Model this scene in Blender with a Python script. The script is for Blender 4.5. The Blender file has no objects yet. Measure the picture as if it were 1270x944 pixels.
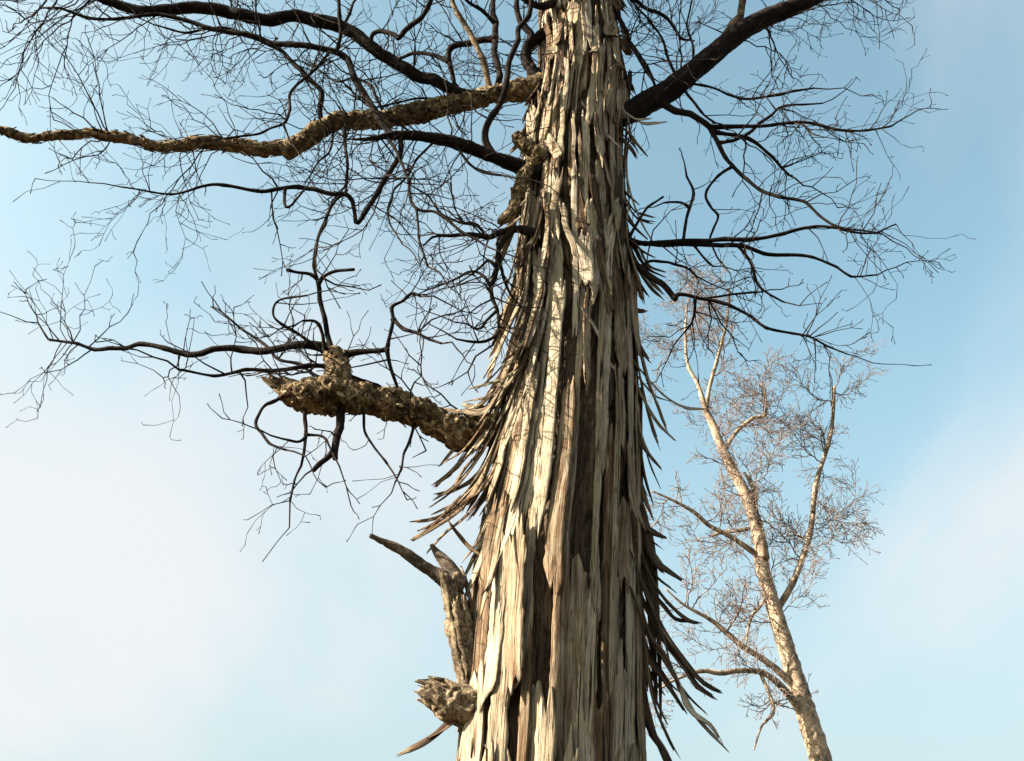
import bpy, math, random
import numpy as np
from mathutils import Vector

rng = np.random.default_rng(7)
random.seed(7)
scene = bpy.context.scene
COL = scene.collection

# ------------------------------------------------------------------ camera
F = 1311.0                      # focal length in photograph pixels (1270 wide)
PITCH = math.radians(33.0)
CAM = np.array([0.0, 0.0, 1.6])
D = 3.3                         # horizontal distance to the trunk axis, metres
FWD = np.array([0, math.cos(PITCH), math.sin(PITCH)])
UP = np.array([0, -math.sin(PITCH), math.cos(PITCH)])
RIGHT = np.array([1.0, 0, 0])
cam_d = bpy.data.cameras.new('camera')
cam = bpy.data.objects.new('camera', cam_d); COL.objects.link(cam)
cam.location = CAM
cam.rotation_euler = (math.radians(90) + PITCH, 0, 0)
cam_d.sensor_width = 36; cam_d.sensor_fit = 'HORIZONTAL'
cam_d.lens = 36 * F / 1270
cam_d.clip_end = 2000
scene.camera = cam

def at(px, py, Y=D):
    """photograph pixel + distance from the camera along the ground -> point"""
    d = FWD + RIGHT * ((px - 635) / F) + UP * ((472 - py) / F)
    return CAM + d * (Y / d[1])
def depth(p): return float(np.dot(np.asarray(p) - CAM, FWD))
def to_px(p):
    v = np.asarray(p) - CAM; z = v @ FWD
    return 635 + F * (v @ RIGHT) / z, 472 - F * (v @ UP) / z

# ------------------------------------------------------------------ light
SUN_EL = math.radians(31)
SUN_AZ = math.radians(76)        # from the camera-facing side towards the left
S = np.array([-math.sin(SUN_AZ) * math.cos(SUN_EL), -math.cos(SUN_AZ) * math.cos(SUN_EL), math.sin(SUN_EL)])
sun_d = bpy.data.lights.new('sun', 'SUN')
sun_d.energy = 5.0; sun_d.angle = math.radians(0.5); sun_d.color = (1.0, 0.90, 0.75)
sun = bpy.data.objects.new('sun', sun_d); COL.objects.link(sun)
sun.location = (-8, -3, 12)
sun.rotation_euler = Vector(S).to_track_quat('Z', 'Y').to_euler()

world = bpy.data.worlds.new('World'); scene.world = world; world.use_nodes = True
nt = world.node_tree; N = nt.nodes; Lk = nt.links
bg = N['Background']; bg.inputs['Strength'].default_value = 0.0702
sky = N.new('ShaderNodeTexSky'); sky.sky_type = 'NISHITA'; sky.sun_disc = False
sky.sun_elevation = SUN_EL; sky.sun_rotation = math.atan2(S[0], S[1])
sky.air_density = 1.0; sky.dust_density = 3.6; sky.ozone_density = 1.0
tc = N.new('ShaderNodeTexCoord')
sep = N.new('ShaderNodeSeparateXYZ'); Lk.new(tc.outputs['Generated'], sep.inputs[0])
zz = N.new('ShaderNodeMath'); zz.operation = 'MAXIMUM'; zz.inputs[1].default_value = 0.0; Lk.new(sep.outputs['Z'], zz.inputs[0])
zp = N.new('ShaderNodeMath'); zp.operation = 'ADD'; zp.inputs[1].default_value = 0.18; Lk.new(zz.outputs[0], zp.inputs[0])
dx = N.new('ShaderNodeMath'); dx.operation = 'DIVIDE'; Lk.new(sep.outputs['X'], dx.inputs[0]); Lk.new(zp.outputs[0], dx.inputs[1])
dy = N.new('ShaderNodeMath'); dy.operation = 'DIVIDE'; Lk.new(sep.outputs['Y'], dy.inputs[0]); Lk.new(zp.outputs[0], dy.inputs[1])
cmb = N.new('ShaderNodeCombineXYZ'); Lk.new(dx.outputs[0], cmb.inputs[0]); Lk.new(dy.outputs[0], cmb.inputs[1])
mp = N.new('ShaderNodeMapping'); Lk.new(cmb.outputs[0], mp.inputs[0])
mp.inputs['Location'].default_value = (1.75, 1.92, 0); mp.inputs['Scale'].default_value = (0.8, 0.45, 1)
mp.inputs['Rotation'].default_value = (0, 0, math.radians(-20))
cn = N.new('ShaderNodeTexNoise'); cn.inputs['Scale'].default_value = 1.1; cn.inputs['Detail'].default_value = 7
cn.inputs['Roughness'].default_value = 0.5; cn.inputs['Distortion'].default_value = 0.35
Lk.new(mp.outputs[0], cn.inputs['Vector'])
cr = N.new('ShaderNodeMapRange'); cr.interpolation_type = 'SMOOTHSTEP'
cr.inputs['From Min'].default_value = 0.435; cr.inputs['From Max'].default_value = 0.67
cr.inputs['To Min'].default_value = 0.0; cr.inputs['To Max'].default_value = 0.95
Lk.new(cn.outputs['Fac'], cr.inputs['Value'])
mx = N.new('ShaderNodeMix'); mx.data_type = 'RGBA'
Lk.new(cr.outputs[0], mx.inputs['Factor'])
tint = N.new('ShaderNodeMix'); tint.data_type = 'RGBA'; tint.blend_type = 'MULTIPLY'; tint.inputs['Factor'].default_value = 1
tint.inputs['B'].default_value = (1.10, 1.26, 0.98, 1)
Lk.new(sky.outputs[0], tint.inputs['A'])
hz = N.new('ShaderNodeMapRange'); hz.interpolation_type = 'SMOOTHSTEP'          # pale haze towards the horizon, all round
hz.inputs['From Min'].default_value = 0.62; hz.inputs['From Max'].default_value = 0.10; hz.inputs['To Max'].default_value = 0.8
Lk.new(zz.outputs[0], hz.inputs['Value'])
hm = N.new('ShaderNodeMix'); hm.data_type = 'RGBA'; Lk.new(hz.outputs[0], hm.inputs['Factor'])
Lk.new(tint.outputs['Result'], hm.inputs['A']); hm.inputs['B'].default_value = (1.9, 2.15, 2.25, 1)
Lk.new(hm.outputs['Result'], mx.inputs['A']); mx.inputs['B'].default_value = (2.7, 2.78, 2.84, 1)
Lk.new(mx.outputs['Result'], bg.inputs['Color'])

scene.render.engine = 'CYCLES'
vs = scene.view_settings
vs.view_transform = 'Standard'; vs.look = 'None'; vs.gamma = 1; vs.exposure = 2.22
vs.use_curve_mapping = False

# ------------------------------------------------------------------ helpers
def _hash(ix, iy, iz, k):
    h = (ix.astype(np.int64) * 374761393 + iy.astype(np.int64) * 668265263 + iz.astype(np.int64) * 2147483647 + k * 974711)
    h = (h ^ (h >> 13)) * 1274126177
    h = h & 0x7fffffff
    h = (h ^ (h >> 16)) & 0xffffff
    return h / float(0xffffff)

def noise3(p, k=0):
    """value noise -1..1, p (n,3)"""
    p = np.asarray(p, float); i = np.floor(p).astype(np.int64); f = p - i; f = f * f * (3 - 2 * f)
    r = 0
    for a in (0, 1):
        wa = f[:, 0] if a else 1 - f[:, 0]
        for b in (0, 1):
            wb = f[:, 1] if b else 1 - f[:, 1]
            for c in (0, 1):
                wc = f[:, 2] if c else 1 - f[:, 2]
                r = r + wa * wb * wc * _hash(i[:, 0] + a, i[:, 1] + b, i[:, 2] + c, k)
    return r * 2 - 1
def fbm(p, octs=3, k=0):
    r = 0; a = 1.0; t = 0
    for o in range(octs):
        r = r + a * noise3(p * (2 ** o), k + o); t += a; a *= 0.5
    return r / t
def worley(p, k=0):
    """F1, F2 and the id value of the nearest cell"""
    p = np.asarray(p, float); i = np.floor(p).astype(np.int64)
    f1 = np.full(len(p), 9.0); f2 = np.full(len(p), 9.0); cid = np.zeros(len(p))
    for a in (-1, 0, 1):
        for b in (-1, 0, 1):
            for c in (-1, 0, 1):
                x, y, z = i[:, 0] + a, i[:, 1] + b, i[:, 2] + c
                q = np.stack([x + _hash(x, y, z, k), y + _hash(x, y, z, k + 1), z + _hash(x, y, z, k + 2)], 1)
                d = np.linalg.norm(q - p, axis=1)
                m = d < f1
                f2 = np.where(m, f1, np.minimum(f2, d))
                cid = np.where(m, _hash(x, y, z, k + 3), cid)
                f1 = np.where(m, d, f1)
    return f1, f2, cid

class MB:
    """collects quads; build() links them as one mesh object"""
    def __init__(s): s.v = []; s.q = []; s.a = []; s.f = []; s.n = 0
    def add(s, v, q, a, flat=0):
        f = np.ones(len(q), bool); f[len(q) - flat:] = False; s.f.append(f)
        s.v.append(np.asarray(v, float)); s.q.append(np.asarray(q, np.int64) + s.n); s.a.append(np.asarray(a, float)); s.n += len(v)
    def build(s, name, mat, parent=None, base=(0, 0, 0), smooth=True, stuff=False):
        v = np.concatenate(s.v) - np.asarray(base); q = np.concatenate(s.q); a = np.concatenate(s.a)
        me = bpy.data.meshes.new(name)
        me.vertices.add(len(v)); me.vertices.foreach_set('co', v.astype(np.float32).ravel())
        me.loops.add(q.size); me.loops.foreach_set('vertex_index', q.astype(np.int32).ravel())
        me.polygons.add(len(q)); me.polygons.foreach_set('loop_start', np.arange(0, q.size, 4, dtype=np.int32))
        me.polygons.foreach_set('use_smooth', np.concatenate(s.f))
        at_ = me.attributes.new('bark', 'FLOAT_VECTOR', 'POINT'); at_.data.foreach_set('vector', a.astype(np.float32).ravel())
        me.update(calc_edges=True); me.validate()
        me.materials.append(mat)
        o = bpy.data.objects.new(name, me); COL.objects.link(o)
        if parent is not None: o.parent = parent
        if stuff: o['kind'] = 'stuff'
        return o

def resample(P, W, n):
    """Catmull-Rom through P (k,3) with widths W, n samples evenly by length"""
    P = np.asarray(P, float); W = np.asarray(W, float)
    if len(P) == 2:
        t = np.linspace(0, 1, n)[:, None]; return P[0] * (1 - t) + P[1] * t, W[0] * (1 - t[:, 0]) + W[1] * t[:, 0]
    Q = np.vstack([2 * P[0] - P[1], P, 2 * P[-1] - P[-2]]); out = []; wo = []
    m = 12
    for k in range(len(P) - 1):
        p0, p1, p2, p3 = Q[k:k + 4]
        for j in range(m):
            t = j / m
            out.append(0.5 * ((2 * p1) + (-p0 + p2) * t + (2 * p0 - 5 * p1 + 4 * p2 - p3) * t * t + (-p0 + 3 * p1 - 3 * p2 + p3) * t ** 3))
            wo.append(W[k] * (1 - t) + W[k + 1] * t)
    out.append(P[-1]); wo.append(W[-1]); out = np.array(out); wo = np.array(wo)
    L = np.concatenate([[0], np.cumsum(np.linalg.norm(np.diff(out, axis=0), axis=1))])
    s = np.linspace(0, L[-1], n)
    return np.stack([np.interp(s, L, out[:, i]) for i in range(3)], 1), np.interp(s, L, wo)

def frames(P):
    T = np.gradient(P, axis=0); T /= np.linalg.norm(T, axis=1)[:, None] + 1e-12
    n = np.cross(T[0], [0.3, 0.9, 0.2]); n /= np.linalg.norm(n); Ns = [n]
    for k in range(1, len(P)):
        n = Ns[-1] - T[k] * np.dot(Ns[-1], T[k]); n /= np.linalg.norm(n) + 1e-12; Ns.append(n)
    Ns = np.array(Ns); return T, Ns, np.cross(T, Ns)

def tube(mb, P, R, sides, tone=0.5, disp=None, v0=0.0):
    """tapered tube, both ends closed by collapsed rings"""
    n = len(P); T, A, B = frames(P)
    th = np.linspace(0, 2 * math.pi, sides, endpoint=False)
    cs, sn = np.cos(th), np.sin(th)
    dirs = A[:, None, :] * cs[None, :, None] + B[:, None, :] * sn[None, :, None]
    seg = np.concatenate([[0], np.cumsum(np.linalg.norm(np.diff(P, axis=0), axis=1))])
    r = np.repeat(np.asarray(R)[:, None], sides, 1)
    if disp is not None: r = r + disp(seg, th, np.asarray(R))
    V = P[:, None, :] + dirs * r[:, :, None]
    a = np.stack([np.broadcast_to(th[None] * 0.5, r.shape) * np.asarray(R)[:, None] * 2, np.broadcast_to(seg[:, None] + v0, r.shape), np.full(r.shape, tone)], 2)
    V = np.concatenate([np.repeat((P[0] - T[0] * R[0] * .1)[None, None], sides, 1), V, np.repeat((P[-1] + T[-1] * R[-1] * .35)[None, None], sides, 1)])
    # keep end rings from being perfectly degenerate
    V[0] = V[0] + (V[1] - V[0]) * 0.06; V[-1] = V[-1] + (V[-2] - V[-1]) * 0.06
    a = np.concatenate([a[:1], a, a[-1:]])
    i = np.arange(n + 1)[:, None] * sides + np.arange(sides)[None]
    j = np.arange(n + 1)[:, None] * sides + (np.arange(sides)[None] + 1) % sides
    q = np.stack([i, j, j + sides, i + sides], 2).reshape(-1, 4)
    mb.add(V.reshape(-1, 3), q, a.reshape(-1, 3))

def ribbon(mb, P, Nn, W, thick, nu=5, tone=0.5, cupR=None, jag=0.12, ragged=0.02, seed=0, relief=0.0015):
    """a slab of bark: centre line P, outward normals Nn, widths W"""
    g = np.random.default_rng(seed); n = len(P)
    T = np.gradient(P, axis=0); T /= np.linalg.norm(T, axis=1)[:, None] + 1e-12
    Nn = Nn - T * np.sum(Nn * T, 1)[:, None]; Nn /= np.linalg.norm(Nn, axis=1)[:, None]
    Wd = np.cross(T, Nn)
    seg = np.concatenate([[0], np.cumsum(np.linalg.norm(np.diff(P, axis=0), axis=1))]); L = seg[-1]
    u = np.linspace(-1, 1, nu)
    # jagged sides, each edge wandering on its own
    def wander(k, f): return noise3(np.stack([seg * f + seed * 3.17, np.full(n, k + .5), np.zeros(n)], 1), k)
    le = 1 + jag * (wander(1, 9) * 1.3 + wander(2, 55) * 1.2); re = 1 + jag * (wander(3, 9) * 1.3 + wander(4, 55) * 1.2)
    edge = np.where(u[None] < 0, -u[None] * le[:, None], u[None] * re[:, None]) * np.sign(u)[None]
    x = edge * W[:, None] * 0.5
    # ragged ends
    rg0 = g.uniform(-1, 1, nu) * ragged; rg1 = g.uniform(-1, 1, nu) * ragged
    s = (seg / L)[:, None]
    along = rg0[None] * np.clip(1 - s * 5, 0, 1) + rg1[None] * np.clip(s * 5 - 4, 0, 1)
    ux = (x * 90 + seed * 1.7); vy = np.broadcast_to(seg[:, None] * 9, x.shape)
    h = noise3(np.stack([ux.ravel(), vy.ravel(), np.full(x.size, seed * .37)], 1), 5).reshape(x.shape) * relief
    cup = 0 if cupR is None else -(x ** 2) / (2 * cupR)
    top = P[:, None] + Wd[:, None] * x[..., None] + T[:, None] * along[..., None] + Nn[:, None] * (h + cup + thick * .5)[..., None]
    th_e = thick * (1 - 0.45 * np.abs(u) ** 3)[None] * np.ones((n, 1)) * (1 - .55 * np.clip(s * 6 - 5, 0, 1))
    bot = top - Nn[:, None] * th_e[..., None]
    V = np.concatenate([top.reshape(-1, 3), bot.reshape(-1, 3)]); M = n * nu
    k = (np.arange(n - 1)[:, None] * nu + np.arange(nu - 1)[None]).ravel()
    q = [np.stack([k, k + nu, k + nu + 1, k + 1], 1), np.stack([k, k + 1, k + nu + 1, k + nu], 1) + M]
    e = np.arange(n - 1) * nu
    q.append(np.stack([e, e + M, e + nu + M, e + nu], 1)); e2 = e + nu - 1
    q.append(np.stack([e2, e2 + nu, e2 + nu + M, e2 + M], 1))
    e = np.arange(nu - 1); q.append(np.stack([e, e + 1, e + 1 + M, e + M], 1))
    e = e + (n - 1) * nu; q.append(np.stack([e, e + M, e + 1 + M, e + 1], 1))
    a = np.stack([x + seed * 0.731, np.broadcast_to(seg[:, None] + seed * 1.313, x.shape), np.full(x.shape, tone)], 2).reshape(-1, 3)
    mb.add(V, np.concatenate(q), np.concatenate([a, a + [0.013, 0, 0]]), 2 * (n - 1) + 2 * (nu - 1))

# ------------------------------------------------------------------ materials
def nodes_of(name):
    m = bpy.data.materials.new(name); m.use_nodes = True
    t = m.node_tree; b = t.nodes['Principled BSDF']; b.inputs['Specular IOR Level'].default_value = 0.0702
    b.inputs['Roughness'].default_value = 0.9
    return m, t, b
def ramp(t, fac, stops):
    r = t.nodes.new('ShaderNodeValToRGB'); e = r.color_ramp.elements
    while len(e) < len(stops): e.new(0.5)
    for k, (p, c) in enumerate(stops): e[k].position = p; e[k].color = (*c, 1)
    t.links.new(fac, r.inputs[0]); return r.outputs[0]
def tex_noise(t, vec, scale, detail=4, rough=0.55, mscale=None, dist=0):
    if mscale is not None:
        m = t.nodes.new('ShaderNodeMapping'); m.inputs['Scale'].default_value = mscale; t.links.new(vec, m.inputs[0]); vec = m.outputs[0]
    n = t.nodes.new('ShaderNodeTexNoise'); n.inputs['Scale'].default_value = scale; n.inputs['Detail'].default_value = detail
    n.inputs['Roughness'].default_value = rough; n.inputs['Distortion'].default_value = dist
    t.links.new(vec, n.inputs['Vector']); return n.outputs['Fac']
def mixc(t, fac, a, b, mode='MIX'):
    m = t.nodes.new('ShaderNodeMix'); m.data_type = 'RGBA'; m.blend_type = mode
    for s_, v in (('Factor', fac), ('A', a), ('B', b)):
        if isinstance(v, (int, float)): m.inputs[s_].default_value = v
        elif isinstance(v, tuple): m.inputs[s_].default_value = (*v, 1)
        else: t.links.new(v, m.inputs[s_])
    return m.outputs['Result']
def math_(t, op, a, b):
    m = t.nodes.new('ShaderNodeMath'); m.operation = op
    for k, v in enumerate((a, b)):
        if isinstance(v, (int, float)): m.inputs[k].default_value = v
        else: t.links.new(v, m.inputs[k])
    return m.outputs[0]
def bump(t, b, h, dist, strength=1.0):
    n = t.nodes.new('ShaderNodeBump'); n.inputs['Distance'].default_value = dist; n.inputs['Strength'].default_value = strength
    t.links.new(h, n.inputs['Height']); t.links.new(n.outputs[0], b.inputs['Normal'])

def bark_material(name, pale, tan, brown, dark, lichen=(.16, .135, .09)):
    m, t, b = nodes_of(name)
    at_ = t.nodes.new('ShaderNodeAttribute'); at_.attribute_name = 'bark'
    sp = t.nodes.new('ShaderNodeSeparateXYZ'); t.links.new(at_.outputs['Vector'], sp.inputs[0])
    cb = t.nodes.new('ShaderNodeCombineXYZ'); t.links.new(sp.outputs['X'], cb.inputs[0]); t.links.new(sp.outputs['Y'], cb.inputs[1])
    vec = cb.outputs[0]; tone = sp.outputs['Z']
    fib = tex_noise(t, vec, 1.0, 5, .62, (260, 9, 1), .3)
    streak = tex_noise(t, vec, 1.0, 5, .6, (70, 5, 1), .5)
    blotch = tex_noise(t, vec, 1.0, 5, .6, (28, 11, 1), .6)
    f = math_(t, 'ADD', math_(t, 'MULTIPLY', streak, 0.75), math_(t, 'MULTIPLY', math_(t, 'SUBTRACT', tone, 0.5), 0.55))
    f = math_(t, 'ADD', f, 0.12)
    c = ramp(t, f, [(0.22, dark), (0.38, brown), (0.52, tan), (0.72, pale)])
    c2 = mixc(t, ramp(t, blotch, [(0.56, (0, 0, 0)), (0.70, (.75, .75, .75))]), c, brown)
    c3 = mixc(t, ramp(t, fib, [(0.34, (1, 1, 1)), (0.46, (0, 0, 0))]), c2, dark)
    tcn = t.nodes.new('ShaderNodeTexCoord')
    lich = tex_noise(t, tcn.outputs['Object'], 9.0, 6, .65, None, .5)
    c3 = mixc(t, ramp(t, lich, [(0.55, (0, 0, 0)), (0.66, (.55, .55, .55))]), c3, lichen)
    line = tex_noise(t, vec, 1.0, 3, .5, (95, 2.6, 1), .8)
    c3 = mixc(t, ramp(t, line, [(0.345, (1, 1, 1)), (0.405, (0, 0, 0))]), c3, dark)
    t.links.new(c3, b.inputs['Base Color'])
    speck = tex_noise(t, vec, 1.0, 3, .6, (180, 60, 1))
    h = math_(t, 'ADD', math_(t, 'MULTIPLY', fib, 1.0), math_(t, 'ADD', math_(t, 'MULTIPLY', streak, 1.2), math_(t, 'MULTIPLY', speck, .4)))
    bump(t, b, h, 0.006, 0.9)
    return m
M_BARK = bark_material('shaggy_bark', (.39, .325, .238), (.27, .21, .142), (.115, .07, .04), (.02, .014, .010))
M_CORE = bark_material('inner_bark', (.11, .075, .048), (.075, .05, .032), (.045, .028, .018), (.015, .011, .008))

M_SCALE = bark_material('scaly_bark_flakes', (.40, .31, .19), (.27, .2, .115), (.11, .07, .035), (.02, .014, .009))
def limb_material(name, pale, mid, dark, mscale=1.0):
    m, t, b = nodes_of(name)
    tcn = t.nodes.new('ShaderNodeTexCoord'); vec = tcn.outputs['Object']
    n1 = tex_noise(t, vec, 26 * mscale, 6, .62, None, .4); n2 = tex_noise(t, vec, 120 * mscale, 4, .6)
    n3 = tex_noise(t, vec, 7 * mscale, 3, .5)
    f = math_(t, 'ADD', math_(t, 'MULTIPLY', n1, .65), math_(t, 'MULTIPLY', n3, .35))
    c = ramp(t, f, [(0.38, dark), (0.52, mid), (0.64, pale)])
    c = mixc(t, ramp(t, n2, [(0.38, (.7, .7, .7)), (0.52, (0, 0, 0))]), c, dark)
    t.links.new(c, b.inputs['Base Color'])
    bump(t, b, math_(t, 'ADD', n1, math_(t, 'MULTIPLY', n2, .5)), 0.008, 0.8)
    return m
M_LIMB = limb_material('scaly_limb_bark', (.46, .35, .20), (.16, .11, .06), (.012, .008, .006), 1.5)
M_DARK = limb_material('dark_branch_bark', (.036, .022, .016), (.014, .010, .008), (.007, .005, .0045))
M_TWIG = limb_material('twig_bark', (.04, .028, .022), (.022, .016, .013), (.010, .008, .007))
M_DEAD = limb_material('weathered_dead_wood', (.36, .28, .18), (.17, .125, .08), (.018, .013, .010))
M_STICK = limb_material('grey_dead_stick', (.16, .12, .085), (.09, .068, .052), (.035, .026, .02))
M_PALE = limb_material('tan_branch_bark', (.26, .19, .12), (.15, .105, .065), (.03, .022, .015))
M_FARB = limb_material('pale_far_bark', (.50, .39, .28), (.34, .25, .17), (.07, .05, .04), .35)
M_FART = limb_material('pale_far_twigs', (.24, .18, .155), (.18, .135, .115), (.10, .075, .065), .5)

# ------------------------------------------------------------------ the ground
def ground():
    m, t, b = nodes_of('dry_winter_grass')
    tcn = t.nodes.new('ShaderNodeTexCoord'); vec = tcn.outputs['Object']
    n1 = tex_noise(t, vec, 0.6, 6, .6); n2 = tex_noise(t, vec, 9, 5, .7)
    c = ramp(t, n1, [(0.35, (.03, .022, .012)), (0.6, (.06, .042, .022))])
    c = mixc(t, ramp(t, n2, [(0.4, (0, 0, 0)), (0.65, (.6, .6, .6))]), c, (.045, .036, .016))
    t.links.new(c, b.inputs['Base Color']); bump(t, b, n2, .05)
    n = 41; g = np.linspace(-1, 1, n); g = np.sign(g) * np.abs(g) ** 2.2 * 900
    X, Y = np.meshgrid(g, g); Z = np.clip((np.hypot(X, Y) - 12) / 400, 0, 1) * noise3(np.stack([X.ravel() / 70, Y.ravel() / 70, X.ravel() * 0], 1)).reshape(X.shape) * 3
    k = (np.arange(n - 1)[:, None] * n + np.arange(n - 1)[None]).ravel()
    mb = MB(); v = np.stack([X, Y, Z], 2).reshape(-1, 3)
    mb.add(v, np.stack([k, k + 1, k + n + 1, k + n], 1), v)
    o = mb.build('ground', m); o['kind'] = 'structure'
    return o
ground()

# ------------------------------------------------------------------ the hickory: trunk
# photograph rows: centre and half-width of the trunk proper
ROWS = [(-140, 722, 37), (0, 717, 44), (100, 722, 51), (200, 712, 60), (300, 712, 65), (400, 715, 69), (500, 708, 81),
        (600, 701, 90), (700, 691, 101), (800, 686, 106), (944, 680, 112), (1030, 677, 118)]
tz, tcx, trr = [], [], []
for py, cx, hw in ROWS:
    p = at(cx, py); tz.append(p[2]); tcx.append(p[0]); trr.append(hw * depth(p) / F - 0.020)
tz = np.array(tz[::-1]); tcx = np.array(tcx[::-1]); trr = np.array(trr[::-1])
zb = np.array([-0.1, 0.15, 0.6, 1.2]); sl = (tcx[3] - tcx[0]) / (tz[3] - tz[0])
tz = np.concatenate([zb, tz, [9.0, 11.5, 14.0]])
tcx = np.concatenate([tcx[0] + sl * (zb - tz[4]), tcx, [tcx[-1] + .03, tcx[-1] + .0, tcx[-1] - .1]])
trr = np.concatenate([[.47, .40, .345, .32], trr, [.13, .07, .015]])
def t_cx(z): return np.interp(z, tz, tcx)
def t_r(z): return np.interp(z, tz, trr)
BASE = np.array([float(t_cx(0)), D, 0.0])
tree = bpy.data.objects.new('hickory_tree', None); COL.objects.link(tree)
tree.location = BASE
tree['label'] = 'large bare hickory with long peeling shaggy bark strips on its trunk'
tree['category'] = 'tree'

def trunk_point(th, z, r_add=0.0):
    """th: 0 faces the camera, + to the right"""
    r = t_r(z) + r_add
    return np.stack([t_cx(z) + np.sin(th) * r, D - np.cos(th) * r, z], -1)

zs = np.concatenate([np.linspace(-.1, 2.2, 60), np.linspace(2.2, 6.4, 860)[1:], np.linspace(6.4, 14, 120)[1:]])
nth = 400
ths = np.linspace(-math.pi, math.pi, nth + 1) + math.pi       # seam at the back
ths = np.linspace(-math.pi, math.pi, nth + 1)
TH, ZZ = np.meshgrid(ths, zs)
rr = t_r(ZZ)
flat = np.stack([np.sin(TH) * rr, np.cos(TH) * rr, ZZ], 2).reshape(-1, 3)
wob = fbm(flat * [5, 5, 3], 3, 40) * 0.05
pp = flat + np.stack([wob, wob, wob * 0], 1)
f1, f2, cid = worley(pp * [27, 27, 3.6], 11)
crack = np.clip((f2 - f1) / 0.22, 0, 1)
g1, g2, cid2 = worley(pp * [60, 60, 11.0], 21)
crack2 = np.clip((g2 - g1) / 0.25, 0, 1)
fine = fbm(flat * [160, 160, 14], 3, 60)
dsp = 0.013 * (crack ** .6 - 1) + (cid - .5) * .014 + (crack2 ** .7 - 1) * .006 + (cid2 - .5) * .006 + fine * .0022
dsp = dsp * np.clip(rr.ravel() / .2, .15, 1.0) + fbm(flat * [6, 6, 2.0], 2, 70) * .010
R2 = rr + dsp.reshape(rr.shape)
lob = np.clip((0.9 - ZZ) / 0.9, 0, 1) ** 2 * 0.10 * np.cos(TH * 5 + 1)
R2 = R2 + lob
V = np.stack([t_cx(ZZ) + np.sin(TH) * R2, D - np.cos(TH) * R2, ZZ], 2).reshape(-1, 3)
nc = nth + 1
kk = (np.arange(len(zs) - 1)[:, None] * nc + np.arange(nc - 1)[None]).ravel()
mb = MB()
mb.add(V, np.stack([kk, kk + 1, kk + nc + 1, kk + nc], 1), np.stack([TH.ravel() * .3, ZZ.ravel(), 0.35 + .4 * cid], 1))
trunk = mb.build('trunk', M_CORE, tree, BASE)

# ---- plates of bark lying along the trunk and lifting at their lower ends
plates = []        # (screen area, builder)
def plate(th, zt, ln, w, off, lift, p, drift=0.0, tone=.5, top=0.0, thick=.006, seed=0, twist=0.0, hero=False):
    n = max(10, int(ln / .018)); n = min(n, 40); tilt = random.gauss(-.05, .19)
    s = np.linspace(0, 1, n); z = zt - ln * s + 0.25 * lift * s ** (p + 1)
    wig = noise3(np.stack([s * 3 + seed, np.full(n, seed * .7), np.zeros(n)], 1), 9) * .03
    tt = th + drift * s + wig
    ra = off + lift * s ** p + top * (1 - s) ** 3
    P = trunk_point(tt, z, ra)
    a = tt + twist * s ** 2 + tilt
    Nn = np.stack([np.sin(a), -np.cos(a), np.zeros(n)], 1)
    e0, e1 = random.uniform(.5, .95), random.uniform(.3, .95)
    prof = np.clip(np.minimum(s * 8 + e0, (1 - s) * 6 + e1), 0, 1)
    W = w * prof * (1 + .12 * noise3(np.stack([s * 4, np.full(n, seed * 1.1), np.ones(n)], 1), 3))
    zc = zt - ln / 2
    c = trunk_point(np.array(th), np.array(zc), 0.0); x, y = to_px(c)
    vis = math.cos(th) > -0.15 and -60 < y < 1000
    area = (ln * w * max(math.cos(th), .22) * (F / depth(c)) ** 2) if vis else ln * w
    if hero: area += 1e7
    def build(mb): ribbon(mb, P, Nn, W, thick, nu=6, tone=tone, cupR=max(.1, float(t_r(zc))), seed=seed, ragged=min(.05, ln * .12), jag=.15, relief=.0018)
    plates.append((area, build))

z_of = lambda py: float(at(700, py)[2])
Z_TOP, Z_MID, Z_LOW = z_of(0), z_of(240), z_of(400)
sd = 0
# tight layer: columns of planks
random.seed(2)
ncol = 27
for layer in range(2):
    for c in range(ncol):
        z = 6.7 + random.uniform(0, .5)
        th0 = -math.pi + (c + .5 * layer) * 2 * math.pi / ncol
        while z > 1.2:
            sd += 1
            hi = np.clip((z - Z_LOW) / (Z_TOP - Z_LOW), 0, 1)            # 0 low trunk .. 1 top of the picture
            ln = random.choice([.3, .5, .75, 1.1]) * random.uniform(.8, 1.2) * (1 - hi) + random.uniform(.14, .5) * hi
            w = (2 * math.pi * float(t_r(z)) / ncol) * (1 - .25 * hi) * random.choice([.5, .75, .95, 1.25]) * random.uniform(.9, 1.1) * (1 if layer == 0 else .85)
            th = th0 + random.uniform(-.08, .08)
            side = abs(math.sin(th))
            skip = random.random() < (.14 + .1 * hi if layer == 0 else .45)
            if not skip:
                if layer == 0: off, lift = random.uniform(.002, .018), random.choice([0, .0, .004, .012])
                else: off, lift = random.uniform(.020, .034), random.choice([.0, .0, .006, .014, .03])
                if th < -.55 and layer == 1 and Z_MID > z > z_of(720): lift += random.uniform(.01, .05)
                plate(th, z, ln * 1.08, w, off, lift, random.uniform(2, 4), random.uniform(-.05, .05), tone=float(np.clip(random.gauss(.60 - .05 * hi, .17), .12, .98)),
                      top=random.choice([0, 0, .004, .012]), thick=random.uniform(.008, .016), seed=sd)
            z -= ln * random.uniform(.85, 1.05)
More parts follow.
